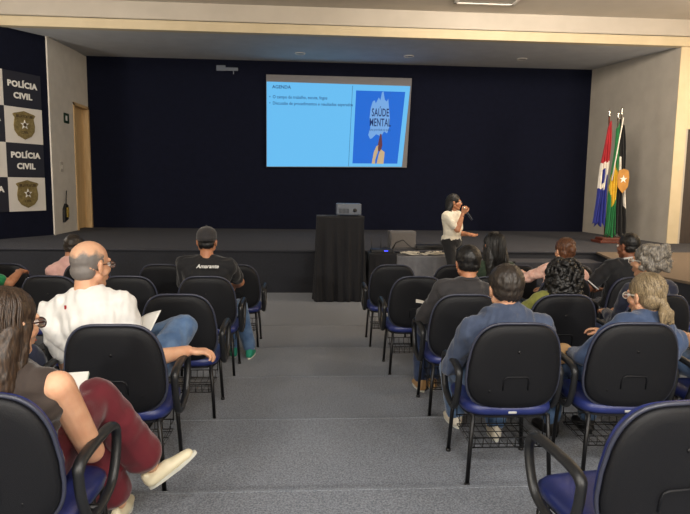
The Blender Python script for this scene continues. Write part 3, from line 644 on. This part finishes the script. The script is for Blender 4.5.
    for s in (-1,1):
        ey = MB().ell(h(s*.029,.078,.002), .0125*hs).build('eye', M['eye'], P, True); MB().ell(h(s*.029,.0875,.002), .0055*hs).build('iris', M['iris'], ey, True)
    mo = MB().cap(h(-.019,.0925,-.061), h(.019,.0925,-.061), .0045*hs, .0045*hs); mo.build('lips', mat('lips', (160,84,76), .4), P, True)
    # clothing
    sd = rng.randint(1000)
    def cl(amp=.009, sc=38): return lambda c: amp*(wob(c*V(1,1,.8), sc, sd)*.6+np.maximum(0, wob(c*V(1.3,1.3,.6), sc*.55, sd+1))**2*1.2)
    sm = MB(); torso(sm, .012)
    if sleeve != 'none':
        for s in (-1,1):
            if sleeve == 'short': q = lerp(Sh[s], E[s], .72); sm.cap(Sh[s], q, .054*b+.006, .048*b+.010)
            else: sm.cap(Sh[s], E[s], .054*b+.004, .043*b+.006); sm.cap(E[s], lerp(E[s],Wr[s],.93), .044*b+.006, .034*b+.006)
    shirt_o = blob('shirt' if shirt not in ('brown_sheer',) else 'sleeveless_top', sm, .009, F[shirt], P, 4, cl())
    if collar:
        ct = N+V(0,.008,.008); rp = [ct+V(math.cos(a)*.066*b**.5, math.sin(a)*.064*b**.5, .012-.022*math.sin(a)) for a in np.linspace(0,2*PI,29)[:-1]]
        MB().tube(rp, .014, 8, closed=True, flat=1).build('collar', F[collar], P, True)
        if cuff: MB().tube([p+V(0,0,.006)+nrm(p-ct)*.004 for p in rp], .0115, 8, closed=True).build('collar_stripe', F[cuff], P, True)
    if cuff:
        for s in (-1,1):
            q = lerp(Sh[s],E[s],.80); d = nrm(E[s]-Sh[s]); u = nrm(np.cross(d, V(0,1,.1))); w_ = np.cross(d,u)
            MB().tube([q+(u*math.cos(a)+w_*math.sin(a))*(.052*b+.014) for a in np.linspace(0,2*PI,25)[:-1]], .006, 6, closed=True).build('sleeve_stripe', F[cuff], P, True)
    pm = MB()
    pm.ell(Hp+V(0,.0,-.01), V(.17,.13,.11)*b+.016); 
    if skirt:
        pm.ell(Hp+V(0,0,-.1), V(.185,.14,.2)*b+.012); pm.cap(Hp+V(-.04,0,-.15), (-.06,0,.45), .13, .15); pm.cap(Hp+V(.04,0,-.15), (.06,0,.45), .13, .15)
    for s in (-1,1):
        if skirt: continue
        pm.cap(Hj[s], K[s], .084*b+.01, .064*b+.008); q = lerp(K[s],An[s],.93 if not flare else .80); pm.cap(K[s], q, .062*b+.008+flare*.5, .05*b+.008+flare)
    blob('skirt' if skirt else 'trousers', pm, .010, F[pants], P, 4, cl(.007, 30))
    if shoes:
        for s in (-1,1): i_ = (s+1)//2; shoe(P, An[s], footyaw[i_]-(0 if stand else s*.12), M[shoes], pitch=footpitch[i_], low=low)
    # hair
    st, hc = hair[:2]; hm = MB(); dsp = lambda c: .0024*wob(c*V(1.,1.,.3), 170, sd)+.003*wob(c, 45, sd+2)
    if st in ('short','buzz','bald'):
        g = {'short': .015, 'buzz': .005, 'bald': .0025}[st]
        if st == 'bald':
            hm.ell(h(0,-.018,.030), V(.0755,.0905,.0825)*hs, Rh); hm.ell(h(0,-.044,-.030), V(.066,.054,.052)*hs, Rh); dsp = lambda c: .001*wob(c, 120, sd)
        else:
            hm.ell(h(0,-.022,.040), V(.075+g,.088+g,.080+g)*hs, Rh); hm.ell(h(0,-.046,-.012), V(.068+g*.6,.052+g*.7,.06)*hs, Rh)
            if st == 'short': hm.ell(h(.01,.03,.085), V(.055,.045,.035)*hs, Rh)
    elif st in ('long','bun','pony','curly','tousled'):
        hm.ell(h(0,-.022,.040), V(.090,.101,.091)*hs, Rh); hm.ell(h(0,-.048,-.012), V(.080,.066,.072)*hs, Rh)
        if st == 'long':
            ln = hair[2] if len(hair) > 2 else .25
            for x in (-.055,-.028,0,.028,.055):
                a0 = h(x,-.05,-.02); mid = h(x*1.25,-.075,-.11); end = mid+V(x*.25,-.02,-(ln-.11)+abs(x)*.5)
                hm.cap(a0, mid, .046, .044); hm.cap(mid, end, .044, .030)
            for s in ((-1,1) if sidehair else ()): hm.cap(h(s*.07,.0,.0), h(s*.08,-.02,-.13), .026, .026); hm.cap(h(s*.08,-.02,-.13), h(s*.08,-.03,-.13)+V(0,-.01,-(ln-.16)), .028, .016)
        if st == 'bun': hm.ell(h(.0,-.125,.015), V(.042,.036,.042)*hs, Rh); hm.ell(h(0,-.09,.0), V(.05,.04,.05)*hs, Rh)
        if st == 'pony':
            hm.cap(h(0,-.085,-.02), h(0,-.12,-.052), .036, .024)
            for x in (-.035,-.012,.012,.035): hm.cap(h(-.015,-.12,-.055), h(x*.9-.015,-.14,-.09), .018, .020); hm.cap(h(x*.9-.015,-.14,-.09), h(x*1.2-.01,-.14,-.145), .020, .008)
        if st == 'curly':
            hm.ell(h(0,-.04,-.02), V(.115,.100,.118)*hs, Rh); hm.ell(h(0,-.06,-.10), V(.125,.08,.085)*hs, Rh); r = random.Random(2)
            for _ in range(420):
                a = r.uniform(0,2*PI); zz = r.uniform(-.17,.13); rr = .125 if zz < .03 else .125*math.sqrt(max(.05,1-((zz-.03)/.105)**2))
                y = math.sin(a)*rr*.9-.045
                if y > .04 and zz < .05: continue
                hm.ell(h(math.cos(a)*rr, y, zz), r.uniform(.009,.018), n=8, m=6)
            dsp = lambda c: .004*wob(c, 220, sd)
        if st == 'tousled':
            r = random.Random(5)
            for _ in range(70):
                a = r.uniform(PI*.95,2*PI+.1); zz = r.uniform(-.05,.12); p = V(math.cos(a)*.085, math.sin(a)*.098-.02, zz*.9)
                hm.cap(h(*p), h(*(p*1.08+V(.016,-.01,r.uniform(-.02,.02)))), .022, .010)
            for i in range(7): hm.cap(h(.05,-.08,.03), h(.10+.02*r.random(),-.11-.02*r.random(),-.01+.022*i-.05), .024, .006)
    blob('hair', hm, .006, HAIR[hc], P, 1, dsp)
    if st in ('long','pony','bun'):   # fine locks lying over the hair
        lk = MB(); r = random.Random(11)
        for i in range(130 if st == 'long' else 90):
            a = r.uniform(PI*1.02, PI*1.98); top_ = r.uniform(.2,1.35); pts = []
            for q in np.linspace(0,1,9):
                if st == 'long':
                    ph = top_*(1-q*1.15); c_ = max(0, math.cos(ph)) if ph > 0 else 1.; z = .04+.088*math.sin(ph) if ph > 0 else .04+ph*.5
                    p = V(math.cos(a)*(.092*c_+.002), math.sin(a)*(.103*c_+.002)-.022, z)
                    w0 = h(*p)
                    if q > .55: w0 = w0+V(0,-.012,-(q-.55)*(hair[2] if len(hair) > 2 else .25)*1.25)
                else:
                    ph = top_*(1-q); p = V(math.cos(a)*.0925*math.cos(ph), math.sin(a)*.1035*math.cos(ph)-.022, .04+.0925*math.sin(ph)); p = lerp(p, V(0,-.115,.01 if st == 'bun' else -.035), q**2.5); w0 = h(*p)
                pts.append(w0)
            lk.tube(pts, [.0012,.0022,.0026,.0028,.0028,.0028,.0026,.002,.0008], 5)
        lk.build('hair_locks', HAIR[hc], P, True)
    if glasses:
        gl = MB(); 
        for s in (-1,1):
            gl.tube([h(s*.031+.024*math.cos(a), .101, .002+.018*math.sin(a)) for a in np.linspace(0,2*PI,21)[:-1]], .0022, 6, closed=True)
            gl.tube([h(s*.055,.100,.008), h(s*.078,.07,.010), h(s*.084,.0,.008), h(s*.082,-.02,-.006)], .0028, 6)
        gl.tube([h(-.008,.101,.006), h(.008,.101,.006)], .002, 6); go = gl.build('glasses', M[glasses], P, True)
        for s in (-1,1): MB().prism([(.0225*math.cos(a), .0165*math.sin(a)) for a in np.linspace(0,2*PI,21)[:-1]], -.0006, .0006, axis='y').build('lens', M['glass'], go).matrix_local = Matrix.Translation(Vector(h(s*.031,.101,.002)))@Matrix(Rh.tolist()).to_4x4()
    return P, dict(h=h, Rh=Rh, N=N, Sh=Sh, E=E, W=Wr, K=K, An=An, Hp=Hp, HC=HC, fwd=fwd, side=side)
def W2L(p, loc, rz): return RZ(-rz)@(np.asarray(p, float)-np.asarray(loc, float))
def L2W(p, loc, rz): return RZ(rz)@np.asarray(p, float)+np.asarray(loc, float)
def seatpos(blk, x, row): return (x, CH[blk][row]-.03, RS*row)

# man in white shirt (left, fourth row)
L = seatpos('L', -.955, 4); rz = rad(-14)
w2 = lambda p: W2L(p, L, rz)
bald, J = person('bald man in a white shirt and glasses, turned right, crossing his legs', L, rz, 1.272, 'fair', build=1.17, shw=.215, neck=(-.155,-.05), head=(-15,-6,0), hs=1.07, stretch=1.1, shoff={1:(.0,.02,-.045), -1:(-.015,0,-.01)}, hair=('bald','bald'), shirt='white', sleeve='short', pants='jeans', shoes='shoe_black',
   arms={1: w2((-.635,3.25,.835)), -1: w2((-1.08,3.42,.84))}, elbow=(None, V(-.1,-.5,-1.)), hdir=(None, (.95,.35,-.05)), hback=(None, (.0,.0,1.)), curl=(.6,.9), feet={1: w2((-1.13,3.64,.74)), -1: w2((-1.03,3.72,.27))}, knee=(None, V(.95,.40,.52)), vox=.0048, belly=.03, glasses='frame_dark', sh_drop=.045, footyaw=(0,1.6))
MB().box((0,0,0),(.011,.002,.02)).build('logo_mark', mat('red_mark', (150,30,36), .6), bald).location = J['N']+V(-.045,-.098,-.045)
# woman in maroon (nearest left)
L = seatpos('L', -1.0, 5); rz = rad(-6); w2 = lambda p: W2L(p, L, rz)
person('woman in a dark sleeveless top and maroon trousers, legs crossed, long dark brown hair', L, rz, 1.17, 'fair', build=.98, shw=.215, neck=(.015,-.06), head=(-20,-8,0), hs=.97, hair=('long','dark_brown',.36), shirt='brown_sheer', sleeve='none', pants='maroon', shoes='shoe_cream', low=True,
   armk=1.14, flare=.035, stretch=1.12, arms={1: w2((-.90,2.32,.82)), -1: w2((-1.16,2.40,.87))}, elbow=(None, V(.7,-.35,-.85)), feet={1: w2((-.685,2.62,.485)), -1: w2((-.83,2.62,.315))}, knee=(V(-.1,.6,.8), V(-.3,.45,.9)), legs=.92, footyaw=(0,rad(-58)), footpitch=(0,rad(34)), vox=.005, glasses='frame_dark')
# man in cap
L = seatpos('L', -.86, 2); rz = rad(0); w2 = lambda p: W2L(p, L, rz)
capman, J = person('man in a black cap and black t-shirt with small white lettering, jeans and green sneakers', L, rz, 1.275, 'tan', build=1.08, shw=.215, neck=(.02,-.04), head=(0,0,0), hair=('buzz','black'), shirt='black', sleeve='short', pants='jeans', shoes='shoe_green',
   arms={1: w2((-.66,5.62,.80)), -1: w2((-1.0,5.55,.76))}, elbow=(None, V(.9,-.1,-.7)), feet={1: w2((-.52,5.66,.18)), -1: w2((-.68,5.70,.18))}, vox=.006)
cp = MB(); h = J['h']; Rh = J['Rh']; cp.ell(h(0,-.014,.062), V(.088,.104,.072), Rh); cp.ell(h(0,-.02,.04), V(.09,.106,.05), Rh)
cp.ell(h(0,.105,.045), V(.07,.075,.008), Rh@RX(-.15)); co = blob('cap', cp, .005, F['charcoal'], capman, 2); MB().ell(h(0,-.014,.136), .009).build('button', F['charcoal'], co, True)
text('lettering', 'Amarante', .045, J['N']+V(.03,-.150,-.045), (PI/2-rad(8),0,0), M['white_letters'], capman, ext=.001, bold=.001, shear=.3)
# pale pink shirt, front row left
L = seatpos('L', -2.28, 1)
person('man in a pale pink shirt leaning left, front row of the left block', L, rad(6), 1.155, 'tan', build=1.05, shw=.2, neck=(-.12,-.02), head=(-18,-14,6), hair=('short','brown_grey'), shirt='pink', sleeve='short', pants='jeans_dark')
# green shirt, far left edge
L = seatpos('L', -2.80, 2)
person('person in a bright green shirt at the left edge, partly cut off', L, rad(-6), 1.13, 'tan', build=1.0, neck=(-.16,.02), hair=('short','black'), shirt='green', sleeve='short', pants='jeans_dark', arms={1: W2L((-2.60,5.62,.92), L, rad(-6)), -1: (-.1,.3,.68)}, elbow=(None, V(.8,-.3,-.6)))
# right block
L = seatpos('R', 1.10, 3); rz = 0; w2 = lambda p: W2L(p, L, rz)
person('man in a black shirt and jeans holding a small paper, beside the aisle', L, rz, 1.195, 'tan', build=1.08, shw=.205, neck=(.055,-.06), head=(0,-8,0), hair=('short','black'), shirt='charcoal', sleeve='long', pants='jeans_dark', shoes='shoe_tan', collar='charcoal',
   arms={-1: w2((.905,4.48,.79)), 1: w2((1.2,4.48,.78))}, elbow=(V(-.5,-.3,-.8),None), feet={-1: w2((.93,4.58,.225)), 1: w2((1.03,4.62,.225))})
L = seatpos('R', 1.10, 4); rz = 0; w2 = lambda p: W2L(p, L, rz)
person('man in a slate-blue denim shirt with short dark hair, nearest seated man beside the aisle', L, rz, 1.15, 'fair', build=1.14, shw=.215, neck=(-.02,-.05), head=(0,-6,0), hs=1.04, hair=('short','brown_grey'), shirt='denim_dark', sleeve='long', pants='jeans', shoes='shoe_white', collar='denim_dark',
   arms={-1: w2((.96,3.42,.80)), 1: w2((1.22,3.44,.78))}, elbow=(V(-.55,-.2,-.8),V(.6,-.3,-.7)), feet={-1: w2((1.0,3.76,.27)), 1: w2((1.20,3.55,.27))}, knee=(V(-.5,.6,.8),None))
L = seatpos('R', 1.66, 2)
person('woman in dark green with long straight black hair, ahead of the man in black', L, rad(4), 1.255, 'tan', build=.98, shw=.175, neck=(.02,-.05), head=(12,0,0), hs=1., hair=('long','black',.30), shirt='dark_green', sleeve='short', pants='black')
L = seatpos('R', 2.26, 2); w2 = lambda p: W2L(p, L, rad(6))
person('woman with auburn hair in a bun and a peach patterned blouse, holding a phone', L, rad(6), 1.205, 'fair', build=.98, shw=.18, neck=(.10,-.03), head=(4,-6,0), hs=.95, hair=('bun','auburn'), shirt='peach', sleeve='long', pants='jeans_dark',
   arms={-1: w2((2.10,5.66,.92)), 1: (.12,.3,.68)}, elbow=(V(-.9,-.3,-.5),None))
L = seatpos('R', 1.80, 3)
person('woman with big curly black hair in an olive-green cardigan', L, rad(0), 1.10, 'brown', build=1.02, shw=.185, neck=(.055,-.03), head=(0,-4,0), hs=.98, hair=('curly','black'), shirt='olive', sleeve='long', pants='jeans_dark', arms={-1: (-.12,.28,.66), 1: (.06,.25,.62)}, elbow=(V(-.8,-.1,-.5),None))
L = seatpos('R', 2.88, 2)
person('man in a black polo shirt with white collar and sleeve stripes', L, rad(8), 1.26, 'brown', build=1.08, shw=.215, neck=(.06,-.05), head=(14,-3,0), hair=('buzz','black'), shirt='black', sleeve='short', pants='jeans_dark', collar='black', cuff='white', arms={-1: (-.2,.26,.72), 1: (.12,.3,.68)}, elbow=(V(-.8,-.4,-.6),None))
L = seatpos('R', 2.50, 3)
person('woman with short tousled grey hair and glasses in a dark jacket', L, rad(10), 1.215, 'fair', build=1.02, shw=.185, neck=(-.02,-.04), head=(22,-2,0), hs=1.04, hair=('tousled','grey'), shirt='navy', sleeve='long', pants='jeans_dark', glasses='frame_white')
L = seatpos('R', 1.78, 4); rz = rad(8); w2 = lambda p: W2L(p, L, rz)
pony, J = person('woman in a denim shirt with a streaked blonde-grey ponytail and white glasses', L, rz, 1.105, 'fair', build=1.05, shw=.195, neck=(.11,-.04), head=(12,-8,0), hs=1.0, hair=('pony','blonde_grey'), shirt='denim_shirt', sleeve='long', pants='jeans', shoes='shoe_black', collar='denim_shirt', glasses='frame_white',
   arms={-1: w2((1.60,3.42,.76)), 1: (.12,.3,.7)}, elbow=(V(-.8,-.2,-.7),None))
L = seatpos('R', 2.44, 4); rz = 0; w2 = lambda p: W2L(p, L, rz)
person('person in light grey and pale jeans, mostly outside the right edge', L, rz, 1.16, 'fair', neck=(.12,-.02), hair=('short','dark_brown'), shirt='grey_light', sleeve='short', pants='jeans', arms={-1: (-.12,.30,.68), 1: (.1,.3,.68)})
# presenter
L = (2.22,8.95,0); rz = rad(-138); w2 = lambda p: W2L(p, L, rz)
pres, PJ = person('woman presenter in a cream blouse and black trousers speaking into a microphone', L, rz, 1.63, 'tan', hip=.93, build=1.03, shw=.19, neck=(0,.0), sidehair=False, head=(34,0,0), hs=1.0, hair=('long','black',.27), shirt='blouse', sleeve='short', pants='black', shoes='shoe_black', low=True, stand=True,
   arms={1: w2((2.33,8.76,1.345)), -1: w2((2.44,8.80,1.045))}, elbow=(V(-.2,-.4,-1), V(.45,-.35,-1.)), hdir=((.0,1.,-.12), w2((0,0,0))*0+V(.0,.35,1.)), hback=((-.35,.15,-.95) and (-.4,.1,-.9), (.8,.45,-.2)), curl=(.25,1.35), feet={1: (.09,.02,.09), -1: (-.09,-.02,.09)}, vox=.0048)
wb = L2W(PJ['W'][1], L, rz)
t = empty('microphone', tuple(wb+V(.025,-.01,.075)), 0, 'dark handheld microphone with silver head held by the presenter', 'microphone')
dm = nrm(V(.55,.0,-.75))
MB().tube([V(0,0,0)+dm*q for q in (0,.02,.18,.2)], [.015,.016,.013,.011], 14).build('handle', mat('mic_blue_black', (30,44,62), .35), t, True)
MB().ell(-dm*.012, .024).build('grille', M['chrome'], t, True)
MB().tube([PJ['W'][1]+(RY(0)@V(math.cos(a)*.03, math.sin(a)*.03, 0))-V(0,0,.03) for a in np.linspace(0,2*PI,19)[:-1]], .006, 6, closed=True).build('wristwatch', M['black'], pres, True)

# ------------------------------------------------------------------ loose things
def sheet(name, pts, m, label, cat, bend=0, th=.0015):
    N = 10; P_ = [V(*p) for p in pts]; v = []; nn = nrm(np.cross(P_[1]-P_[0], P_[3]-P_[0]))
    for j in range(N+1):
        for i in range(N+1):
            u, w_ = i/N, j/N; p = lerp(lerp(P_[0],P_[1],u), lerp(P_[3],P_[2],u), w_)+nn*bend*math.sin(PI*u); v.append(p)
    f = [(j*(N+1)+i, j*(N+1)+i+1, (j+1)*(N+1)+i+1, (j+1)*(N+1)+i) for j in range(N) for i in range(N)]
    o = MB().add(v, f).build(name, m, None, True); s = o.modifiers.new('s','SOLIDIFY'); s.thickness = th
    return tag(o, label, cat)
sheet('paper_sheet', [(-1.00,3.34,.84),(-.86,3.28,.90),(-.80,3.36,1.04),(-.94,3.42,.98)], M['paper'], 'white paper sheet on the lap of the bald man', 'paper', .012)
sheet('paper_sheet', [(.86,4.52,.855),(.95,4.50,.84),(.97,4.60,.84),(.88,4.63,.86)], M['paper'], 'small white paper in the hand of the man in black', 'paper', .004)
sheet('paper_sheet', [(-2.90,5.60,1.0),(-2.80,5.62,1.0),(-2.81,5.66,1.07),(-2.91,5.64,1.07)], M['paper'], 'white paper held by the person in green at the left edge', 'paper', .004)
t = empty('notebook', (-.985,2.44,.90), rad(20), 'notebook with a pale green cover on the lap of the woman in maroon', 'notebook')
t.rotation_euler = (rad(14),0,rad(12))
MB().b2((-.09,-.12,0),(.09,.12,.004)).build('cover', mat('pale_green_cover', (150,176,160), .5), t); MB().b2((-.088,-.117,.004),(.088,.117,.012)).build('pages', M['paper'], t)
t = empty('phone', (2.02,5.76,.985), 0, 'lit phone in the hand of the woman with the bun', 'phone'); t.rotation_euler = (rad(-35),0,rad(8))
MB().b2((-.036,-.074,-.004),(.036,.074,.004)).build('phone_body', M['black'], t, bevel=.003); MB().b2((-.032,-.068,.004),(.032,.068,.0052)).build('display', glow('phone_display', (225,222,255), 1.6), t)
# bag with white stripes on the chair left of the bald man
t = empty('handbag', (-1.50,3.14,RS*4+.456), rad(-8), 'dark bag with white stripes on the seat left of the bald man', 'bag')
bm_ = MB(); bm_.ell((0,0,.15),(.17,.10,.15)); bm_.b2((-.13,-.06,.01),(.13,.06,.2)); blob('bag_body', bm_, .01, F['navy'], t, 4, lambda c: .006*wob(c,30,3))
for x in (.03,.08): MB().tube([(x,-.108,.04),(x+.005,-.116,.12),(x,-.112,.2),(x,-.08,.28)], .009, 6, flat=.5).build('stripe', F['white'], t, True)
MB().tube([(-.08,0,.27),(-.06,0,.36),(.06,0,.36),(.08,0,.27)], .009, 8).build('handle', M['black'], t, True)
# tan purse beside the ponytailed woman
t = empty('purse', (1.53,3.40,.70), rad(20), 'small tan leather purse on the lap of the ponytailed woman', 'purse')
bm_ = MB(); bm_.b2((-.09,-.035,0.01),(.09,.035,.10)); bm_.ell((0,0,.07),(.10,.05,.06)); blob('purse_body', bm_, .008, M['shoe_tan'], t, 3, lambda c: .003*wob(c,40,3)); MB().box((0,-.052,.09),(.03,.008,.02)).build('clasp', M['chrome'], t)
# jacket over the chair at right edge
jm = MB(); cx, cy, cz = 3.62, CH['R'][2], RS*2
jm.cap((-.19,-.26,.84),(.19,-.26,.84),.055,.055); jm.cap((-.16,-.30,.80),(-.17,-.315,.50),.05,.045); jm.cap((.16,-.30,.80),(.17,-.315,.50),.05,.045); jm.cap((0,-.30,.80),(0,-.315,.5),.05,.05); jm.cap((-.08,-.30,.80),(-.08,-.315,.48),.05,.05); jm.cap((.08,-.30,.80),(.08,-.315,.48),.05,.05)
t = empty('jacket', (cx,cy,cz), rad(16), 'black jacket with a small white mark hung over the chair at the right edge', 'jacket')
blob('jacket_cloth', jm, .009, F['black'], t, 4, lambda c: .007*wob(c,34,8)); MB().box((-.12,-.385,.72),(.06,.004,.05)).build('logo_mark', M['white_letters'], t, bevel=.01)
for x, lb in ((4.34,'nearer'),(4.45,'farther')):
    k = (x-4.28)/(.58)*2.42+7.2
# outlets on the wing side
for i, q in enumerate((.40,.52)):
    px, py = 4.28+.58*q, 7.2+2.42*q; o = empty('floor_outlet', (px-.012,py,.42), math.atan2(2.42,.58)-PI/2, ('left' if i else 'right')+' of two small pale outlet plates on the dark stage wing side', 'outlet')
    MB().box((0,0,0),(.012,.13,.16)).build('plate', M['silver'], o, bevel=.003); MB().box((-.007,0,0),(.004,.05,.05)).build('socket', M['black'], o)

# ------------------------------------------------------------------ camera
cam = D.cameras.new('camera'); co = D.objects.new('camera', cam); COL.objects.link(co); SC.camera = co
cam.sensor_fit = 'HORIZONTAL'; cam.sensor_width = 36; cam.lens = 600/690*36; cam.clip_start = .05
p, y, r = rad(6.85), rad(3.87), rad(.8)
f = V(math.sin(y)*math.cos(p), math.cos(y)*math.cos(p), -math.sin(p)); rr = V(math.cos(y), -math.sin(y), 0); u = np.cross(rr, f)
r2 = rr*math.cos(r)+u*math.sin(r); u2 = -rr*math.sin(r)+u*math.cos(r)
mw = Matrix(((r2[0],u2[0],-f[0],0),(r2[1],u2[1],-f[1],0),(r2[2],u2[2],-f[2],1.75),(0,0,0,1))); co.matrix_world = mw
SC.view_settings.view_transform = 'Standard'; SC.view_settings.look = 'None'; SC.view_settings.gamma = 1; SC.view_settings.exposure = .25
SC.cycles.use_denoising = True
try: SC.cycles.denoiser = 'OPENIMAGEDENOISE'
except Exception: pass
SC.cycles.max_bounces = 8
